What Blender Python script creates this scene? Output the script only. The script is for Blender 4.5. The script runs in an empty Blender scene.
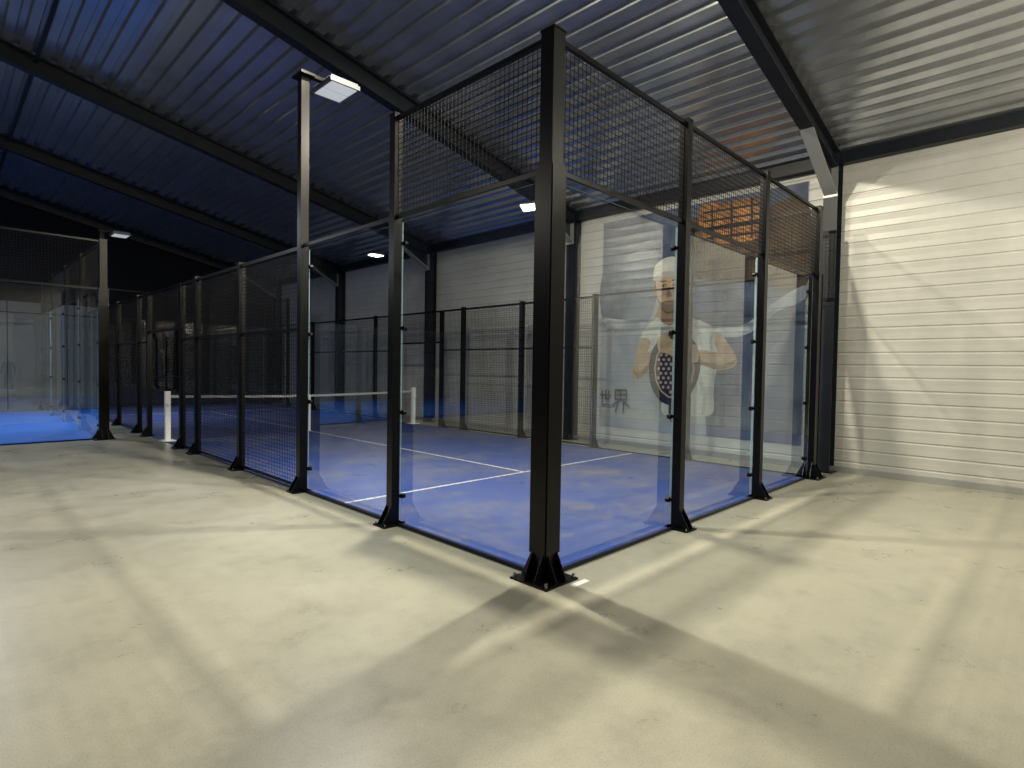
import bpy, math, random
from mathutils import Vector, Matrix
from mathutils.geometry import tessellate_polygon
random.seed(4)
sc=bpy.context.scene
# ---------------- helpers
class MB:
    def __init__(s): s.v=[];s.f=[];s.m=[]
    def add(s,vs,fs,m=0):
        o=len(s.v); s.v+= [tuple(p) for p in vs]
        for f in fs: s.f.append([o+i for i in f]); s.m.append(m)
    def hexa(s,p,m=0):
        s.add(p,[(0,3,2,1),(4,5,6,7),(0,1,5,4),(1,2,6,5),(2,3,7,6),(3,0,4,7)],m)
    def box(s,x0,x1,y0,y1,z0,z1,m=0):
        s.hexa([(x0,y0,z0),(x1,y0,z0),(x1,y1,z0),(x0,y1,z0),(x0,y0,z1),(x1,y0,z1),(x1,y1,z1),(x0,y1,z1)],m)
    def bar(s,a,b,w,h=None,m=0,up=(0,0,1)):
        h=h or w; a=Vector(a);b=Vector(b);d=(b-a).normalized();up=Vector(up)
        if abs(d.dot(up))>.99: up=Vector((0,1,0)) if abs(d.y)<.9 else Vector((1,0,0))
        r=d.cross(up).normalized()*w/2; u=r.cross(d).normalized()*h/2
        s.hexa([a-r-u,a+r-u,b+r-u,b-r-u,a-r+u,a+r+u,b+r+u,b-r+u],m)
    def cyl(s,a,b,r,n=12,m=0,r2=None):
        r2=r if r2 is None else r2
        a=Vector(a);b=Vector(b);d=(b-a).normalized();up=Vector((0,0,1)) if abs(d.z)<.9 else Vector((1,0,0))
        x=d.cross(up).normalized();y=d.cross(x)
        vs=[a+(x*math.cos(t)+y*math.sin(t))*r for t in [2*math.pi*i/n for i in range(n)]]+[b+(x*math.cos(t)+y*math.sin(t))*r2 for t in [2*math.pi*i/n for i in range(n)]]
        s.add(vs,[(i,(i+1)%n,n+(i+1)%n,n+i) for i in range(n)]+[tuple(range(n))[::-1],tuple(range(n,2*n))],m)
    def obj(s,name,mats,parent=None):
        me=bpy.data.meshes.new(name); me.from_pydata(s.v,[],s.f); me.update()
        o=bpy.data.objects.new(name,me); sc.collection.objects.link(o)
        for m in mats: me.materials.append(m)
        me.polygons.foreach_set('material_index',s.m)
        if parent: o.parent=parent
        return o
def empty(name):
    e=bpy.data.objects.new(name,None); sc.collection.objects.link(e); e.empty_display_size=.2; return e
def mat(name,col,rough=.5,metal=0,**k):
    m=bpy.data.materials.new(name); m.use_nodes=True
    b=m.node_tree.nodes['Principled BSDF']
    b.inputs['Base Color'].default_value=(*col,1); b.inputs['Roughness'].default_value=rough; b.inputs['Metallic'].default_value=metal
    if 'spec' in k: b.inputs['Specular IOR Level'].default_value=k['spec']
    if 'emit' in k:
        b.inputs['Emission Color'].default_value=(*k.get('ecol',col),1); b.inputs['Emission Strength'].default_value=k['emit']
    return m
def nz(m,scale,detail=6,rough=.6,vec=None):
    nt=m.node_tree; n=nt.nodes.new('ShaderNodeTexNoise'); n.inputs['Scale'].default_value=scale; n.inputs['Detail'].default_value=detail; n.inputs['Roughness'].default_value=rough
    if vec is None:
        t=nt.nodes.new('ShaderNodeTexCoord'); vec=t.outputs['Object']
    nt.links.new(vec,n.inputs['Vector']); return n
def ramp(m,src,stops):
    nt=m.node_tree; r=nt.nodes.new('ShaderNodeValToRGB'); nt.links.new(src,r.inputs[0])
    e=r.color_ramp.elements
    e[0].position=stops[0][0]; e[0].color=(*stops[0][1],1); e[1].position=stops[-1][0]; e[1].color=(*stops[-1][1],1)
    for p,c in stops[1:-1]:
        x=e.new(p); x.color=(*c,1)
    return r
def mix(m,fac,a,b,mode='MIX'):
    nt=m.node_tree; x=nt.nodes.new('ShaderNodeMix'); x.data_type='RGBA'; x.blend_type=mode
    for i,s in ((0,fac),(6,a),(7,b)):
        if hasattr(s,'is_output'): nt.links.new(s,x.inputs[i])
        elif i==0: x.inputs[0].default_value=s
        else: x.inputs[i].default_value=(*s,1)
    return x.outputs[2]
def bump(m,src,st,dist=.01):
    nt=m.node_tree; b=nt.nodes.new('ShaderNodeBump'); b.inputs['Strength'].default_value=st; b.inputs['Distance'].default_value=dist
    nt.links.new(src,b.inputs['Height']); nt.links.new(b.outputs[0],nt.nodes['Principled BSDF'].inputs['Normal'])
def tobase(m,s): m.node_tree.links.new(s,m.node_tree.nodes['Principled BSDF'].inputs['Base Color'])

BLK=mat('black_powder_coat',(.003,.003,.004),.30,spec=.2)
n=nz(BLK,60,3); bump(BLK,n.outputs[0],.05,.002)
WIRE=mat('black_wire',(.005,.006,.009),.5,spec=.15)
STEEL=mat('dark_structural_steel',(.022,.026,.038),.45,spec=.3)
n=nz(STEEL,3,5); tobase(STEEL,ramp(STEEL,n.outputs[0],[(.3,(.005,.007,.012)),(.7,(.012,.014,.021))]).outputs[0])
GALV=mat('galvanised_plate',(.40,.41,.41),.45,.6)
BOLT=mat('bolt_steel',(.25,.25,.26),.35,.8)
# concrete
CON=mat('concrete_floor',(.4,.38,.3),.62)
n1=nz(CON,.45,8,.62); n2=nz(CON,5,8,.7); n3=nz(CON,110,4,.7); n4=nz(CON,1.6,7,.7)
c1=ramp(CON,n1.outputs[0],[(.3,(.275,.27,.225)),(.5,(.335,.325,.27)),(.72,(.39,.375,.305))])
c2=ramp(CON,n2.outputs[0],[(.3,(.66,.66,.66)),(.52,(1,1,1)),(.8,(1.0,.98,.93))])
x=mix(CON,.40,c1.outputs[0],c2.outputs[0],'MULTIPLY')
c4=ramp(CON,n4.outputs[0],[(.32,(.62,.62,.64)),(.5,(1,1,1))])
x=mix(CON,.35,x,c4.outputs[0],'MULTIPLY')
c3=ramp(CON,n3.outputs[0],[(.32,(.5,.5,.5)),(.5,(1,1,1))])
x=mix(CON,.55,x,c3.outputs[0],'MULTIPLY'); tobase(CON,x)
rr=ramp(CON,n4.outputs[0],[(.3,(.24,.24,.24)),(.7,(.42,.42,.42))]); CON.node_tree.links.new(rr.outputs[0],CON.node_tree.nodes['Principled BSDF'].inputs['Roughness'])
bump(CON,n2.outputs[0],.05,.01)
# turf
def turfmat(name,blue,sand,thr,wd=.2):
    m=mat(name,blue,.95)
    a=nz(m,.6,8,.7); b=nz(m,130,3,.7); c=nz(m,5,6,.7)
    s=ramp(m,a.outputs[0],[(thr,(0,0,0)),(thr+wd,(1,1,1))])
    s2=ramp(m,c.outputs[0],[(.35,(.25,.25,.25)),(.65,(1,1,1))])
    f=mix(m,1.0,s.outputs[0],s2.outputs[0],'MULTIPLY')
    col=mix(m,f,blue,sand)
    sp=ramp(m,b.outputs[0],[(.3,(.45,.45,.5)),(.65,(1,1,1))])
    tobase(m,mix(m,.9,col,sp.outputs[0],'MULTIPLY')); bump(m,b.outputs[0],.5,.01)
    return m
TURF=turfmat('blue_turf_sanded',(.013,.042,.21),(.13,.125,.145),.44)
TURF2=turfmat('blue_turf',(.012,.17,.70),(.03,.2,.6),.6)
LINE=mat('white_line',(.62,.62,.58),.8)
n=nz(LINE,25,6); tobase(LINE,ramp(LINE,n.outputs[0],[(.35,(.12,.13,.22)),(.6,(.50,.50,.46))]).outputs[0])
WHITE=mat('white_paint',(.8,.8,.8),.45)
BAND=mat('net_tape',(.42,.42,.44),.7)
# glass (single sheet, two-sided Schlick reflection)
GL=bpy.data.materials.new('tempered_glass'); GL.use_nodes=True; nt=GL.node_tree; nt.nodes.clear()
o=nt.nodes.new('ShaderNodeOutputMaterial'); mx=nt.nodes.new('ShaderNodeMixShader'); tr=nt.nodes.new('ShaderNodeBsdfTransparent'); gl=nt.nodes.new('ShaderNodeBsdfGlossy')
geo=nt.nodes.new('ShaderNodeNewGeometry'); dt=nt.nodes.new('ShaderNodeVectorMath'); dt.operation='DOT_PRODUCT'
nt.links.new(geo.outputs['Incoming'],dt.inputs[0]); nt.links.new(geo.outputs['Normal'],dt.inputs[1])
def mth(op,a,b=None):
    x=nt.nodes.new('ShaderNodeMath'); x.operation=op
    for i,s in ((0,a),(1,b)):
        if s is None: continue
        if hasattr(s,'is_output'): nt.links.new(s,x.inputs[i])
        else: x.inputs[i].default_value=s
    return x.outputs[0]
fc=mth('ADD',mth('MULTIPLY',mth('POWER',mth('SUBTRACT',1.0,mth('ABSOLUTE',dt.outputs['Value'])),4.0),.9),.12)
tr.inputs[0].default_value=(.86,.91,.94,1); gl.inputs['Roughness'].default_value=.005; gl.inputs[0].default_value=(.95,.98,1,1)
nt.links.new(fc,mx.inputs[0]); nt.links.new(tr.outputs[0],mx.inputs[1]); nt.links.new(gl.outputs[0],mx.inputs[2]); nt.links.new(mx.outputs[0],o.inputs[0])
GEDGE=mat('glass_edge',(.25,.36,.42),.2)
# cladding
CLAD=mat('white_cladding',(.62,.62,.58),.33)
n=nz(CLAD,1.2,5); cx=ramp(CLAD,n.outputs[0],[(.3,(.39,.39,.375)),(.7,(.49,.49,.47))]); tobase(CLAD,cx.outputs[0])
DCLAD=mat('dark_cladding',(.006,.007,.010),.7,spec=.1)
REFLG=mat('grey_reflection',(.20,.19,.17),.6)  # grey colour stands in for a wall reflected in the court glass
DECK=mat('steel_roof_deck',(.30,.33,.40),.24,.8)
n=nz(DECK,2.5,5); tobase(DECK,ramp(DECK,n.outputs[0],[(.3,(.38,.40,.43)),(.7,(.52,.54,.57))]).outputs[0])
LAMPON=mat('lamp_lens_lit',(1,.95,.85),.3,0,emit=25,ecol=(1,.93,.78))
LENS=mat('lamp_lens',(.6,.62,.65),.25,0,emit=.4,ecol=(.9,.95,1))
HOUS=mat('lamp_housing',(.10,.11,.13),.4,.4)

# ---------------- hall dims
XE=6.88; XW=-19.0; XR=-6.06; YN=20.75; YS=-15.6; H0=4.98; SL=.215
def roof(x): return H0+SL*(XE-x) if x>=XR else H0+SL*(XE-XR)-SL*(XR-x)
FRY=[-15.45,-10.3,-5.15,0.0,5.15,10.3,15.45,20.6]
b=MB(); b.box(XW-.3,XE+.3,YS-.3,YN+.3,-.2,0); b.obj('floor',[CON])
def ribwall(x,sgn,name,m):
    b=MB(); z=0; prof=[]
    p=.19
    while z<H0+.05:
        prof+=[(0,z),(.003,z+p*.45),(0,z+p*.80),(.011,z+p*.87),(.011,z+p*.93)]; z+=p
    prof=[q for q in prof if q[1]<=H0+.05]+[(0,H0+.06)]
    vs=[];fs=[]
    for i,(d,z) in enumerate(prof):
        vs+=[(x+sgn*d,YS,z),(x+sgn*d,YN,z)]
        if i: fs.append((2*i-2,2*i-1,2*i+1,2*i))
    b.add(vs,fs); b.box(min(x+sgn*.03,x+sgn*.12),max(x+sgn*.03,x+sgn*.12),YS,YN,0,H0+.06)
    return b.obj(name,[m])
ribwall(XE,1,'wall_east',CLAD); ribwall(XW,-1,'wall_west',CLAD)
def gable(y0,y1,name,m):
    b=MB(); t=[(XW-.1,0),(XE+.1,0),(XE+.1,H0+.25),(XR,roof(XR)+.3),(XW-.1,H0+.25)]
    vs=[(a,y0,c) for a,c in t]+[(a,y1,c) for a,c in t]; n=5
    b.add(vs,[tuple(range(5)),tuple(range(9,4,-1))]+[(i,i+5,(i+1)%5+5,(i+1)%5) for i in range(5)])
    return b.obj(name,[m])
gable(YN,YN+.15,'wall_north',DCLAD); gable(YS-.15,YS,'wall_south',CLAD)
b=MB()
x=-18.6
while x<-.3:
    b.box(x,x+.97,YN-.05,YN-.005,0.0,3.4); b.box(x+.2,x+.26,YN-.075,YN-.05,0,3.4); b.box(x+.6,x+.66,YN-.075,YN-.05,0,3.4); x+=1.0
b.obj('reflection_panel',[REFLG])  # added panels, coloured grey in place of the glass reflection
b=MB(); b.box(XE-.05,XE-.002,YS,YN,0,.09); b.obj('baseboard_east',[GALV])
b=MB(); b.box(XE-.16,XE-.01,YS,YN,H0-.16,H0+.02); b.obj('trim_2',[STEEL])
def deck():
    b=MB()
    for side in (0,1):
        prof=[];s=0;L=(XE+.15-XR) if side==0 else (XR-XW+.15); p=.25
        while s<L:
            prof+=[(s,0),(s+.12,0),(s+.145,.05),(s+.225,.05)]; s+=p
        prof=[q for q in prof if q[0]<L]+[(L,0)]
        vs=[];fs=[]
        for i,(s,d) in enumerate(prof):
            x=(XE+.15-s) if side==0 else (XW-.15+s)
            vs+=[(x,YS,roof(x)+d),(x,YN,roof(x)+d)]
            if i: fs.append((2*i-2,2*i-1,2*i+1,2*i))
        b.add(vs,fs)
        e=XE+.15 if side==0 else XW-.15
        b.hexa([(XR,YS,roof(XR)+.12),(e,YS,H0+.1),(e,YN,H0+.1),(XR,YN,roof(XR)+.12),
                (XR,YS,roof(XR)+.2),(e,YS,H0+.2),(e,YN,H0+.2),(XR,YN,roof(XR)+.2)])
    return b.obj('ceiling',[DECK])
deck()
for i,y in enumerate(FRY):
    b=MB()
    for xo,xi,sg in ((XE-.03,XE-.29,-1),(XW+.03,XW+.29,1)):
        a,c=sorted((xo,xi))
        b.box(a,a+.016,y-.1,y+.1,0,H0-.02); b.box(c-.016,c,y-.1,y+.1,0,H0-.02); b.box(a+.016,c-.016,y-.006,y+.006,0,H0-.02)
        b.box(a-.0,c+.04,y-.14,y+.14,0,.02)
    for xa,xb in ((XE-.16,XR),(XW+.16,XR)):
        za,zb=roof(xa)-.012,roof(xb)-.012; D=.30
        def sl(y0,y1,t0,t1):
            b.hexa([(xa,y0,za-t1),(xb,y0,zb-t1),(xb,y1,zb-t1),(xa,y1,za-t1),(xa,y0,za-t0),(xb,y0,zb-t0),(xb,y1,zb-t0),(xa,y1,za-t0)])
        sl(y-.09,y+.09,0,.018); sl(y-.09,y+.09,D-.018,D); sl(y-.006,y+.006,.018,D-.018)
        sgn=-1 if xa>0 else 1
        x0=xa+sgn*.12; x1=xa+sgn*1.3
        p=[(x0,roof(x0)-.31),(x1,roof(x1)-.31),(x0,roof(x0)-.72)]
        b.add([(q[0],y-.006,q[1]) for q in p]+[(q[0],y+.006,q[1]) for q in p],[(0,1,2),(5,4,3),(0,3,4,1),(1,4,5,2),(2,5,3,0)])
        b.bar((x1,y,roof(x1)-.31),(x0,y,roof(x0)-.72),.18,.016,1)
        b.box(min(x0,x0+sgn*.02),max(x0,x0+sgn*.02),y-.1,y+.1,roof(x0)-.75,roof(x0)-.3,1)
    b.obj('steel_portal_frame',[STEEL,GALV])
b=MB()
for (x) in (-1.9,-5.8):
    b.bar((x,YS+.2,roof(x)-.09),(x,YN-.1,roof(x)-.09),.05,.05)
b.obj('roof_tie',[STEEL])

# ---------------- padel court
def court(name,X0,X1,Y0,Y1,segs,posts,turf,lines,corners):
    root=empty(name)
    b=MB(); b.box(X0,X1,Y0,Y1,0.0,.014); b.obj('turf',[turf],root)
    if lines:
        b=MB()
        for l in lines: b.box(*l,.0142,.0165)
        b.obj('court_lines',[LINE],root)
    cx,cy=(X0+X1)/2,(Y0+Y1)/2
    fr=MB(); ms=MB(); g=MB(); cl=MB()
    def P(x,y,h,w=.09,big=False):
        fr.box(x-w/2,x+w/2,y-w/2,y+w/2,.0,h)
        fr.box(x-w/2-.004,x+w/2+.004,y-w/2-.004,y+w/2+.004,h,h+.012)
    for (x,y,h,axis) in posts:
        P(x,y,h)
        ox=-1 if abs(x-X0)<.01 else (1 if abs(x-X1)<.01 else 0); oy=-1 if abs(y-Y0)<.01 else (1 if abs(y-Y1)<.01 else 0)
        d=(ox,0) if axis=='x' else (0,oy)
        a0,a1=x-.10+min(0,d[0]*.06),x+.10+max(0,d[0]*.06); c0,c1=y-.10+min(0,d[1]*.06),y+.10+max(0,d[1]*.06)
        fr.box(a0,a1,c0,c1,0,.014)
        for o2 in (-.04,.04):
            if d[0]:
                xs=x+d[0]*.045; p=[(xs,.014),(xs+d[0]*.10,.014),(xs+d[0]*.10,.03),(xs,.20)]
                vs=[(q[0],y+o2-.004,q[1]) for q in p]+[(q[0],y+o2+.004,q[1]) for q in p]
            else:
                ys=y+d[1]*.045; p=[(ys,.014),(ys+d[1]*.10,.014),(ys+d[1]*.10,.03),(ys,.20)]
                vs=[(x+o2-.004,q[0],q[1]) for q in p]+[(x+o2+.004,q[0],q[1]) for q in p]
            fr.add(vs,[(0,1,2,3),(7,6,5,4),(0,4,5,1),(1,5,6,2),(2,6,7,3),(3,7,4,0)])
        for bx in (a0+.02,a1-.02):
            for by in (c0+.02,c1-.02):
                cl.cyl((bx,by,.014),(bx,by,.035),.009,6,1)
    for (x,y,h) in corners:
        w=.14; sx=-1 if x<cx else 1; sy=-1 if y<cy else 1
        fr.box(x-w/2,x+w/2,y-w/2,y+w/2,0,3.06); fr.box(x-.062,x+.062,y-.062,y+.062,3.06,h); fr.box(x-.068,x+.068,y-.068,y+.068,h,h+.014)
        fr.box(x-.18,x+.18,y-.18,y+.18,0,.014)
        fr.box(x+sx*.07-.006,x+sx*.07+.006,y-.085,y+.085,.2,3.03); fr.box(x-.085,x+.085,y+sy*.07-.006,y+sy*.07+.006,.2,3.03)
        for ddx,ddy in ((1,0),(-1,0),(0,1),(0,-1)):
            for o2 in (-.05,.05):
                p=[(.07,.014),(.165,.014),(.165,.035),(.07,.23)]
                vs=[]
                for t in (-.004,.004):
                    for q in p: vs.append((x+ddx*q[0]+(o2+t)*abs(ddy),y+ddy*q[0]+(o2+t)*abs(ddx),q[1]))
                fr.add(vs,[(0,1,2,3),(7,6,5,4),(0,4,5,1),(1,5,6,2),(2,6,7,3),(3,7,4,0)])
        for bx in (-.155,.155):
            for by in (-.155,.155): cl.cyl((x+bx,y+by,.014),(x+bx,y+by,.045),.012,6,1)
    def wires(p0,p1,z0,z1,w=.0045):
        d=Vector((p1[0]-p0[0],p1[1]-p0[1],0)); L=d.length; d/=L
        k=int(round(L/.05))
        for i in range(k+1):
            q=Vector((p0[0],p0[1],0))+d*(L*i/k)
            ms.box(q.x-w/2,q.x+w/2,q.y-w/2,q.y+w/2,z0,z1)
        k2=int(round((z1-z0)/.05))
        for i in range(k2+1):
            z=z0+(z1-z0)*i/k2
            ms.bar((p0[0],p0[1],z),(p1[0],p1[1],z),w,w)
    def pane(p0,p1,z0,z1):
        d=Vector((p1[0]-p0[0],p1[1]-p0[1],0)).normalized()
        nx,ny=-d.y,d.x
        mid=Vector(((p0[0]+p1[0])/2,(p0[1]+p1[1])/2,0))
        if (cx-mid.x)*nx+(cy-mid.y)*ny<0: nx,ny=-nx,-ny
        off=.075
        nn=Vector((nx,ny,0))
        a=Vector((p0[0],p0[1],0))+d*.012+nn*off; c=Vector((p1[0],p1[1],0))-d*.012+nn*off
        t=nn*.010; h=t*.5
        g.add([a+h+Vector((0,0,z0)),c+h+Vector((0,0,z0)),c+h+Vector((0,0,z1)),a+h+Vector((0,0,z1))],[(0,1,2,3)],0)
        for q in (a,c):
            g.add([q+Vector((0,0,z0)),q+t+Vector((0,0,z0)),q+t+Vector((0,0,z1)),q+Vector((0,0,z1))],[(0,1,2,3)],1)
        g.add([a+Vector((0,0,z1)),c+Vector((0,0,z1)),c+t+Vector((0,0,z1)),a+t+Vector((0,0,z1))],[(0,1,2,3)],1)
        for q,s in ((a,1),(c,-1)):
            zz=z0+.25
            while zz<z1-.1:
                c0=q+d*s*.04+Vector((0,0,zz))
                cl.cyl(c0-nn*.012,c0+h*.9,.026,12,0); cl.cyl(c0+h*1.1,c0+t+nn*.014,.026,12,0)
                cl.bar(c0-nn*.02,q-d*s*.012-nn*.03+Vector((0,0,zz)),.03,.03,0)
                zz+=.83
    for (p0,p1,ty) in segs:
        A=lambda z:(p0[0],p0[1],z); B=lambda z:(p1[0],p1[1],z)
        if ty=='G4':
            pane(p0,p1,.03,2.985); wires(p0,p1,3.05,3.97)
            fr.bar(A(3.02),B(3.02),.03,.035); fr.bar(A(3.97),B(3.97),.035,.035)
        elif ty=='G3':
            pane(p0,p1,.03,2.985); fr.bar(A(3.02),B(3.02),.03,.035)
        elif ty=='M3':
            wires(p0,p1,.06,2.98); fr.bar(A(3.0),B(3.0),.045,.045); fr.bar(A(2.0),B(2.0),.035,.03); fr.bar(A(.05),B(.05),.035,.03)
        elif ty=='GATE':
            wires(p0,p1,2.2,2.98); fr.bar(A(3.0),B(3.0),.045,.045); fr.bar(A(2.2),B(2.2),.045,.045)
        if ty in('G4','G3'): fr.bar(A(.02),B(.02),.02,.018)
    fr.obj('frame',[BLK],root)
    ms.obj('welded_mesh',[WIRE],root)
    g.obj('glass_panels',[GL,GEDGE],root)
    cl.obj('clamps_bolts',[BLK,BOLT],root)
    return root
segs=[];posts=[]
for i in range(3): segs.append(((2*i,0),(2*i+2,0),'G4')); segs.append(((2*i,20),(2*i+2,20),'G4'))
for x in (2,4): posts+= [(x,0,4.0,'y'),(x,20,4.0,'y')]
for X in (0,6):
    ax=[(0,2,'G4'),(2,4,'G3'),(4,6,'M3'),(6,8,'M3'),(8,8.85,'M3'),(8.85,10,'GATE'),(10,11.15,'GATE'),(11.15,12,'M3'),(12,14,'M3'),(14,16,'M3'),(16,18,'G3'),(18,20,'G4')]
    for a,c,t in ax: segs.append(((X,a),(X,c),t))
    for y,h in ((2,4.0),(6,3.04),(8,3.04),(8.85,3.0),(11.15,3.0),(12,3.04),(14,3.04),(18,4.0)): posts.append((X,y,h,'x'))
    for y in (4,16):
        if X==6: posts.append((X,y,3.04,'x'))
lines=[(.06,5.94,3.02,3.07),(.06,5.94,16.93,16.98),(2.975,3.025,3.07,16.93)]
court('padel_court',0,6,0,20,segs,posts,TURF,lines,[(0,0,4.0),(6,0,4.0),(0,20,4.0),(6,20,4.0)])
s2=[];p2=[]
CX0,CX1,CY0,CY1=-17.8,-.8,11.15,20.15
xs=[CX1-2*i for i in range(1,8)]
for Yc in (CY0,CY1):
    prev=CX1
    for i,x in enumerate(xs):
        t='G4' if i==0 else ('G3' if i==1 else 'M3')
        if Yc==CY1: t='G4' if i==0 else 'G3'
        s2.append(((prev,Yc),(x,Yc),t)); prev=x; p2.append((x,Yc,4.0 if i==0 else 3.04,'y'))
    s2.append(((prev,Yc),(CX0,Yc),'G4'))
ys=[CY0+2.25*i for i in range(5)]
for Xc in (CX0,CX1):
    for a,c in zip(ys[:-1],ys[1:]): s2.append(((Xc,a),(Xc,c),'G4'))
    for y in ys[1:-1]: p2.append((Xc,y,4.0,'x'))
court('padel_court',CX0,CX1,CY0,CY1,s2,p2,TURF2,[(CX0+.1,CX1-.1,(CY0+CY1)/2-.025,(CY0+CY1)/2+.025),(-8,-7.95,CY0+.1,CY1-.1)],[(CX0,CY0,4.0),(CX1,CY0,4.0),(CX0,CY1,4.0),(CX1,CY1,4.0)])
b=MB(); b.box(.04,.22,-.26,-.21,0,.0015); b.obj('floor_tape',[WHITE])

# net
b=MB()
for x in (.05,5.95):
    b.box(x-.045,x+.045,9.955,10.045,.014,1.0); b.box(x-.12,x+.12,9.86,10.14,.014,.03); b.cyl((x,9.94,.75),(x,9.9,.75),.03,10)
for k in range(24):
    xa=.1+5.8*k/24; xb=.1+5.8*(k+1)/24
    zf=lambda x:.92-.05*math.sin(math.pi*(x-.1)/5.8)
    za,zb=zf(xa),zf(xb)
    b.hexa([(xa,9.992,za-.05),(xb,9.992,zb-.05),(xb,10.008,zb-.05),(xa,10.008,za-.05),(xa,9.992,za),(xb,9.992,zb),(xb,10.008,zb),(xa,10.008,za)],2)
    for j in range(5):
        xx=xa+(xb-xa)*j/5; b.box(xx-.0015,xx+.0015,9.998,10.001,.03,za-.05,1)
for j in range(17): b.box(.1,5.9,9.998,10.001,.04+j*.048,.043+j*.048,1)
b.box(2.98,3.02,9.99,10.01,.014,.87)
b.obj('padel_net',[WHITE,WIRE,BAND])

def area(name,loc,size,energy,col,target=None,parent=None,spread=180):
    l=bpy.data.lights.new(name,'AREA'); l.shape='RECTANGLE'; l.size=size[0]; l.size_y=size[1]; l.energy=energy; l.color=col; l.spread=math.radians(spread)
    o=bpy.data.objects.new(name,l); o.location=loc; sc.collection.objects.link(o)
    d=Vector(target)-Vector(loc) if target else Vector((0,0,-1)); o.rotation_euler=d.to_track_quat('-Z','Y').to_euler()
    if parent: o.parent=parent
    return o
def pole(x,y,sx,energy,col):
    root=empty('floodlight_pole')
    b=MB(); b.box(x-.05,x+.05,y-.05,y+.05,0,5.05); b.box(x-.15 if sx>0 else x-.1,x+.1 if sx>0 else x+.15,y-.1,y+.1,0,.014)
    for o2 in (-.04,.04):
        p=[(x-sx*.05,.014),(x-sx*.145,.014),(x-sx*.145,.03),(x-sx*.05,.2)]
        b.add([(q[0],y+o2-.004,q[1]) for q in p]+[(q[0],y+o2+.004,q[1]) for q in p],[(0,1,2,3),(7,6,5,4),(0,4,5,1),(1,5,6,2),(2,6,7,3),(3,7,4,0)])
    b.box(x-.09,x+.09,y-.13,y+.13,5.05,5.08); b.bar((x-sx*.02,y,5.10),(x+sx*.34,y,5.10),.08,.04)
    b.obj('pole',[BLK],root)
    b=MB(); x0,x1=sorted((x+sx*.22,x+sx*.62)); b.box(x0,x1,y-.25,y+.25,5.03,5.08); 
    for k in range(9): b.box(x0+.02,x1-.02,y-.23+k*.057,y-.222+k*.057,5.08,5.11)
    b.box(x0+.03,x1-.03,y-.22,y-.01,5.022,5.03,1); b.box(x0+.03,x1-.03,y+.01,y+.22,5.022,5.03,1)
    b.obj('lamp_head',[HOUS,LENS],root)
    area('lamp_light',((x0+x1)/2,y,5.012),(.36,.42),energy,col,None,root,115)
    return root
COOL=(.84,.91,1); WARM=(1,.91,.70)
pole(0,4,1,110,(.9,.95,1)); pole(0,16,1,110,COOL)
def hall_and_fill_lamp(x,y,z,energy,col,target=None,size=(.45,.3),spread=180):
    root=empty('ceiling_and_fill_light'); d=(Vector(target)-Vector((x,y,z))).normalized() if target else Vector((0,0,-1))  # serves the hall lamps and also the added fill lamps
    b=MB(); hw=size[0]/2+.03;hh=size[1]/2+.03
    q=d.to_track_quat('-Z','Y')
    def tr(p): return Vector((x,y,z))+q@Vector(p)
    def bx(x0,x1,y0,y1,z0,z1,m): b.hexa([tr(p) for p in ((x0,y0,z0),(x1,y0,z0),(x1,y1,z0),(x0,y1,z0),(x0,y0,z1),(x1,y0,z1),(x1,y1,z1),(x0,y1,z1))],m)
    bx(-hw,hw,-hh,hh,.02,.07,0); bx(-hw+.02,hw-.02,-hh+.02,hh-.02,.008,.02,1)
    top=tr((0,0,.07)); b.bar(top,(x,y,roof(x)+.01),.03,.03)
    b.obj('lamp_head',[HOUS,LAMPON],root)
    area('lamp_light',tr((0,0,0)),size,energy,col,tr((0,0,-1)),root,spread)
    return root
hall_and_fill_lamp(.32,2.3,6.1,470,WARM,size=(.12,.12))
hall_and_fill_lamp(2.1,.5,5.85,440,WARM,size=(.12,.12))
hall_and_fill_lamp(-9.0,8.8,6.3,130,(1,.93,.8),(-7,8,0))
hall_and_fill_lamp(-5.2,-3.0,6.4,50,(.95,.97,1),(-1,4,6.8))  # added cool fill, tilted to graze and lift the left ceiling
hall_and_fill_lamp(3.4,-5.6,4.7,280,WARM,(6.6,.6,5.4))  # added fill, tilted up to rake the east wall and right ceiling
hall_and_fill_lamp(-8,15.5,5.6,240,COOL)  # added cool fill over the second court, turns the ceiling bluer
hall_and_fill_lamp(-3,15.0,6.0,200,COOL)  # added unseen fill that brightens the second court
hall_and_fill_lamp(-9,-8,6.4,100,WARM)
hall_and_fill_lamp(2,-11,5.7,280,WARM)

# ---------------- wall poster (flat print mounted on the cladding)
PXL=XE-.006
def flat(name,c,r=.6): return mat(name,c,r,spec=.3)
pm=dict(light=flat('print_pale_grey',(.36,.38,.40)),slate=flat('print_slate',(.10,.13,.21)),navy=flat('print_navy',(.14,.17,.24)),brown=flat('print_brown',(.07,.045,.03)),
 orange=flat('print_orange',(.42,.17,.05)),streak=flat('print_mist',(.32,.36,.41)),shirt=flat('print_shirt',(.62,.62,.57)),fold=flat('print_fold',(.38,.38,.36)),
 skin=flat('print_skin',(.44,.31,.21)),skin2=flat('print_skin_shade',(.27,.18,.12)),dark=flat('print_dark',(.02,.02,.03)),dots=flat('print_dots',(.42,.30,.30)),hair=flat('print_hair',(.07,.05,.035)),
 beard=flat('print_beard',(.20,.135,.095)),ink=flat('print_ink',(.04,.05,.09)))
def vary(k,sc_,a,c,lo=.35,hi=.62):
    n=nz(pm[k],sc_,6,.65); tobase(pm[k],ramp(pm[k],n.outputs[0],[(lo,a),(hi,c)]).outputs[0])
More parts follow.
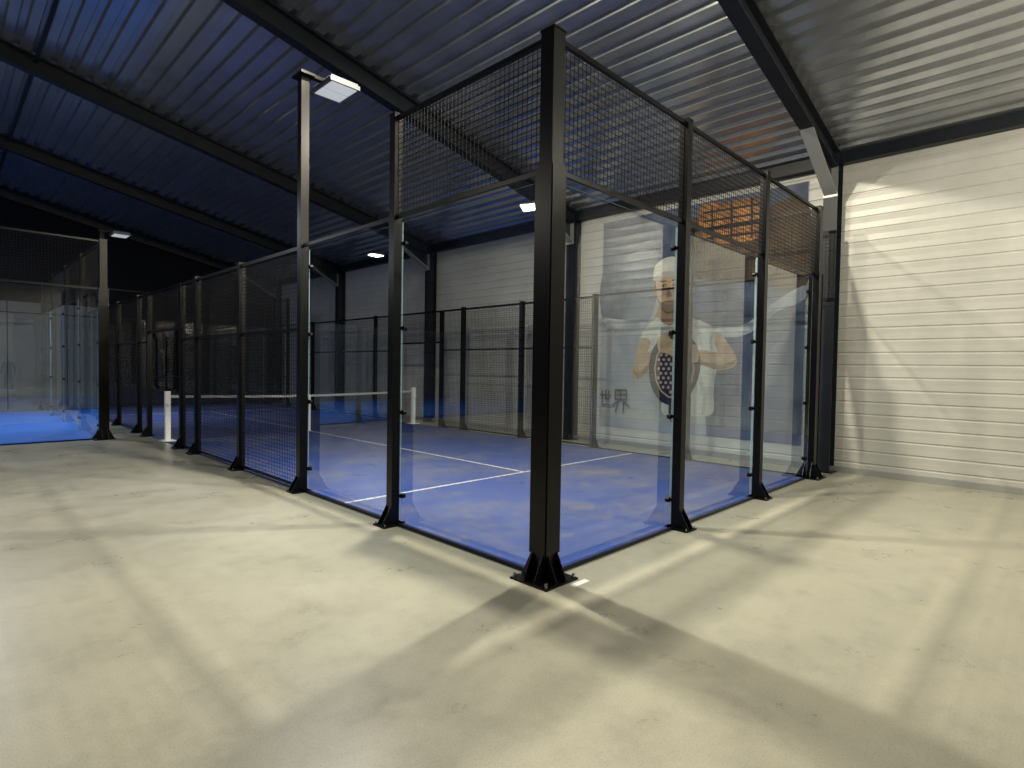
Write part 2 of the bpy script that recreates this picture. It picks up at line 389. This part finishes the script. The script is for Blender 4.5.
vary('orange',3,(.07,.035,.02),(.50,.23,.08)); vary('slate',1.1,(.04,.055,.105),(.13,.155,.22)); vary('light',.9,(.18,.22,.29),(.36,.38,.41))
vary('navy',1.4,(.05,.07,.12),(.17,.20,.26)); vary('shirt',3,(.40,.41,.40),(.62,.62,.58)); vary('skin',4,(.33,.22,.15),(.50,.36,.25)); vary('skin2',4,(.18,.12,.08),(.30,.20,.14)); vary('brown',2,(.03,.02,.018),(.12,.08,.05)); vary('streak',1.5,(.16,.19,.25),(.42,.45,.48))
pk=list(pm); pb=MB(); lay=[0]
def cat(pts,n=6):
    out=[];N=len(pts)
    for i in range(N):
        p0,p1,p2,p3=[Vector(pts[(i+k)%N]) for k in (-1,0,1,2)]
        for j in range(n):
            t=j/n; out.append(.5*((2*p1)+(-p0+p2)*t+(2*p0-5*p1+4*p2-p3)*t*t+(-p0+3*p1-3*p2+p3)*t**3))
    return out
def poly(m,pts,smooth=True,layer=None):
    q=cat(pts) if smooth else [Vector(p) for p in pts]
    if layer is None: lay[0]+=1; L=lay[0]
    else: L=layer
    xx=PXL-.0006*L
    vs=[Vector((p.x,p.y,0)) for p in q]; tri=tessellate_polygon([vs])
    pb.add([(xx,p.x/100,p.y/100) for p in q],[tuple(t) for t in tri],pk.index(m))
def pts(s): return [tuple(float(a) for a in w.split(',')) for w in s.split()]
def oval(m,cx,cy,rx,ry,layer=None,n=14,rot=0):
    poly(m,[(cx+rx*math.cos(t)*math.cos(rot)-ry*math.sin(t)*math.sin(rot),cy+rx*math.cos(t)*math.sin(rot)+ry*math.sin(t)*math.cos(rot)) for t in [2*math.pi*i/n for i in range(n)]],False,layer)
def stroke(m,a,c,w0,w1=None,layer=None):
    w1=w1 or w0; a=Vector(a);c=Vector(c); d=(c-a).normalized(); p=Vector((-d.y,d.x))
    poly(m,[a+p*w0/2,c+p*w1/2,c+d*w1*.4,c-p*w1/2,a-p*w0/2,a-d*w0*.3],False,layer)
poly('light',[(40,35),(448,35),(448,470),(40,470)],False)
poly('slate',[(41,36),(205,36),(215,150),(235,250),(300,300),(446,345),(446,469),(41,469)],False)
poly('brown',pts('252,440 145,430 45,440 42,296 136,318 240,336'))
poly('orange',pts('228,462 172,462 120,460 110,440 112,395 163,386 220,405'))
for k in range(4): stroke('dark',(222-k*2,450-k*16),(116,447-k*16),4)
for k in range(3): stroke('dark',(205-k*36,460),(203-k*36,392),4)
poly('navy',pts('446,360 385,390 322,400 312,317 340,247 402,256 446,267'))
poly('streak',pts('446,267 349,254 200,240 141,240 85,279 42,300 42,276 85,259 136,222 200,220 349,235 446,249'))
poly('skin2',pts('304,289 269,287 257,255 286,240 318,254'))
poly('shirt',pts('315,260 300,250 286,244 271,250 261,263 226,252 189,232 178,204 187,166 193,122 195,78 240,71 295,71 299,108 315,137 331,177 344,201 347,230'))
poly('fold',pts('228,150 215,140 206,100 210,78 216,78 214,110 222,132')); poly('fold',pts('300,240 292,225 286,238 284,232 292,212 306,226'))
poly('fold',pts('196,226 204,214 201,196 197,198 199,212')); poly('fold',pts('236,242 226,226 222,206 218,208 222,230 230,244'))
poly('skin',pts('347,221 361,185 368,152 354,138 331,153 308,181 288,196 295,214 313,205 331,193 326,213'))
poly('skin2',pts('366,158 354,140 332,154 310,182 316,184 336,164 354,150'))
poly('skin',pts('187,228 167,206 152,181 156,166 182,159 212,166 236,173 240,192 216,196 189,192 193,210'))
poly('skin2',pts('154,178 158,167 182,160 212,167 234,174 232,179 206,173 180,168'))
poly('dark',pts('286,236 252,230 226,200 220,158 236,116 261,92 288,90 315,110 328,149 322,196'))
oval('dots',274,160,43,58); oval('dark',274,160,40,55); L=lay[0]+1
for i in range(-4,5):
    for j in range(-6,7):
        x,y=274+i*11+(j%2)*5.5,160+j*9
        if ((x-274)/36)**2+((y-160)/50)**2<1: oval('dots',x,y,3.2,3.2,L,8)
lay[0]=L
poly('dark',pts('282,94 266,94 268,60 280,60'))
poly('skin',pts('312,216 298,226 284,222 282,204 290,192 306,194'))
for k,(dy,l) in enumerate(((0,26),(-8,29),(-16,27),(-23,21))):
    stroke('skin',(292,217+dy),(292-l*.6,213+dy),7.2,6.6); stroke('skin',(292-l*.6,213+dy),(292-l,205+dy),6.6,5.2)
    stroke('skin2',(291,212.7+dy),(292-l*.6,209+dy),1.2,1)
stroke('skin',(298,222),(280,236),8,6)
poly('skin',pts('226,202 238,206 250,198 250,180 240,172 224,176'))
for k,(dy,l) in enumerate(((0,22),(-7,26),(-14,24),(-21,18))):
    stroke('skin',(244,200+dy),(244+l*.6,200+dy),6.6,6.2); stroke('skin',(244+l*.6,200+dy),(244+l,194+dy),6.2,5)
    stroke('skin2',(245,196.5+dy),(244+l*.6,196.3+dy),1.1,.9)
stroke('skin',(236,203),(250,214),7.5,5.5)
# head
oval('skin2',319,312,4.5,9); oval('skin2',254,312,4.5,9)
poly('hair',pts('320,340 318,352 288,358 254,350 252,338 254,316 262,318 312,320 318,316'))
poly('skin',pts('314,344 286,350 259,344 258,315 265,285 286,269 306,286 315,318'))
poly('skin2',pts('259,340 266,334 264,310 270,288 284,272 266,285 258,313'))
poly('beard',pts('312,300 306,284 286,269 266,283 261,300 268,291 286,293 304,291'))
poly('skin2',pts('289,318 292,302 286,299 280,302 283,306 286,318'))
stroke('skin2',(297,287),(276,287),3,2); stroke('hair',(306,331),(292,331),2.5,1.5); stroke('hair',(281,331),(267,331),1.5,2.5)
for ex in (299,273):
    oval('hair',ex,322,6.5,3.0); oval('fold',ex,321.6,4.6,1.8); oval('dark',ex,321.6,2.0,2.0)
poly('shirt',pts('320,338 319,360 304,373 286,377 268,372 254,358 252,338 271,345 299,347'))
poly('fold',pts('321,340 299,349 271,347 251,340 256,333 286,338 316,333'))
def glyph(cx,cy,s,ss,w):
    L=lay[0]+1
    for a,c in ss: stroke('ink',(cx-a[0]*s,cy+a[1]*s),(cx-c[0]*s,cy+c[1]*s),w,w*.9,L)
    lay[0]=L
glyph(392,92,23,[((-.6,1),(.6,1)),((-.6,1),(-.6,.15)),((.6,1),(.6,.15)),((-.6,.58),(.6,.58)),((-.6,.15),(.6,.15)),((0,1),(0,.15)),((0,.15),(-.9,-.45)),((0,.15),(.9,-.45)),((-.3,-.2),(-.55,-1)),((.3,-.2),(.3,-1))],4.2)
glyph(430,96,17,[((-.8,.4),(.8,.4)),((-.5,.9),(-.5,-.8)),((0,1),(0,-.1)),((.45,.9),(.45,-.1)),((0,-.1),(.45,-.1)),((-.5,-.8),(.75,-.8))],4)
pb.obj('wall_poster',[pm[k] for k in pk])

# ---------------- person standing in the far south end of the hall
def person(x,y,face,shirt,trous):
    root=empty('standing_man')
    SK=mat('skin',(.5,.33,.24),.5); HA=mat('hair',(.03,.02,.015),.7); SH=mat('tracksuit_top',shirt,.8); SHO=mat('shoes',(.5,.5,.5),.6)
    V=[];E=[];R=[]
    def v(p,r,par=None):
        V.append(p);R.append(r)
        if par is not None:E.append((par,len(V)-1))
        return len(V)-1
    pel=v((0,0,.95),(.16,.11)); w=v((0,0,1.10),(.145,.10),pel); ch=v((0,.01,1.30),(.175,.115),w); nk0=v((0,0,1.46),(.09,.07),ch); nk=v((0,.01,1.53),(.055,.055),nk0)
    hands=[];feet=[]
    for s in (-1,1):
        sh=v((s*.18,0,1.42),(.07,.07),nk0); el=v((s*.25,-.02,1.13),(.05,.05),sh); wr=v((s*.26,.06,.88),(.034,.03),el); hands.append((s,Vector((s*.26,.06,.88))))
        hp=v((s*.09,0,.90),(.10,.10),pel); kn=v((s*.11,.02,.50),(.062,.065),hp); an=v((s*.12,-.01,.09),(.042,.045),kn); feet.append(s)
    me=bpy.data.meshes.new('body'); me.from_pydata(V,E,[]); o=bpy.data.objects.new('body',me); sc.collection.objects.link(o); o.parent=root
    sk=o.modifiers.new('skin','SKIN')
    for i,r in enumerate(R): me.skin_vertices[0].data[i].radius=r
    me.skin_vertices[0].data[0].use_root=True
    o.modifiers.new('sub','SUBSURF').levels=2; o.modifiers['sub'].render_levels=2
    me.materials.append(SH)
    nt=SH.node_tree; g=nt.nodes.new('ShaderNodeTexCoord'); s=nt.nodes.new('ShaderNodeSeparateXYZ'); nt.links.new(g.outputs['Object'],s.inputs[0])
    r=ramp(SH,s.outputs[2],[(.93,trous),(.935,shirt)]); tobase(SH,r.outputs[0])
    def ell(name,c,rad,m,par=root):
        import bmesh
        bm=bmesh.new(); bmesh.ops.create_icosphere(bm,subdivisions=3,radius=1)
        for q in bm.verts: q.co=Vector((q.co.x*rad[0],q.co.y*rad[1],q.co.z*rad[2]))+Vector(c)
        me=bpy.data.meshes.new(name); bm.to_mesh(me); bm.free(); me.materials.append(m)
        for p in me.polygons: p.use_smooth=True
        ob=bpy.data.objects.new(name,me); sc.collection.objects.link(ob); ob.parent=par; return ob
    h=ell('head',(0,.02,1.66),(.075,.095,.115),SK)
    for q in h.data.vertices:
        z=(q.co.z-1.66)/.115
        if z<0: q.co.x*=1+.25*z; q.co.y=.02+(q.co.y-.02)*(1+.12*z)
    ell('nose',(0,.118,1.65),(.011,.018,.02),SK); ell('hair_cap',(0,.0,1.69),(.081,.098,.098),HA); 
    for s in (-1,1):
        ell('ear',(s*.073,.015,1.655),(.012,.02,.03),SK); ell('eye',(s*.03,.103,1.665),(.012,.008,.007),HA)
        ell('shoe',(s*.12,.06,.045),(.05,.14,.045),SHO)
    ell('mouth',(0,.108,1.60),(.022,.006,.005),HA)
    for s,p in hands:
        b=MB(); b.hexa([p+Vector(t) for t in ((-.016,-.035,-.09),(.016,-.035,-.09),(.016,.045,-.09),(-.016,.045,-.09),(-.016,-.025,.01),(.016,-.025,.01),(.016,.03,.01),(-.016,.03,.01))])
        for k,l in enumerate((.030,.040,.038,.034)):
            a=p+Vector((0,-.026+k*.021,-.085)); m1=a+Vector((-s*.006,0,-l)); b.cyl(a,m1,.009,8,0,.0085); b.cyl(m1,m1+Vector((-s*.022,0,-l*.8)),.0085,8,0,.006)
        a=p+Vector((0,.035,-.03)); m1=a+Vector((-s*.008,.028,-.03)); b.cyl(a,m1,.011,8,0,.009); b.cyl(m1,m1+Vector((-s*.01,.006,-.028)),.009,8,0,.007)
        b.obj('hand',[SK],root)
    root.location=(x,y,0); root.rotation_euler=(0,0,face)
person(-.65,-12.4,.3,(.02,.02,.025),(.015,.018,.03))

C=Vector((-3.166,-2.756,1.565)); yaw=math.radians(44.6); F=568.0
cam=bpy.data.cameras.new('camera'); co=bpy.data.objects.new('camera',cam); sc.collection.objects.link(co); sc.camera=co
cam.lens=F/1024*36; cam.sensor_width=36; cam.clip_end=200
pt=math.radians(1.6); rl=math.radians(.9)
f=Vector((math.cos(yaw)*math.cos(pt),math.sin(yaw)*math.cos(pt),-math.sin(pt))); r=Vector((math.sin(yaw),-math.cos(yaw),0)); u=r.cross(f)
r2=r*math.cos(rl)+u*math.sin(rl); u2=u*math.cos(rl)-r*math.sin(rl)
co.matrix_world=Matrix(((r2.x,u2.x,-f.x,C.x),(r2.y,u2.y,-f.y,C.y),(r2.z,u2.z,-f.z,C.z),(0,0,0,1)))
w=bpy.data.worlds.new('night'); sc.world=w; w.use_nodes=True; w.node_tree.nodes['Background'].inputs[0].default_value=(.01,.015,.03,1); w.node_tree.nodes['Background'].inputs[1].default_value=.3
sc.view_settings.view_transform='Standard'
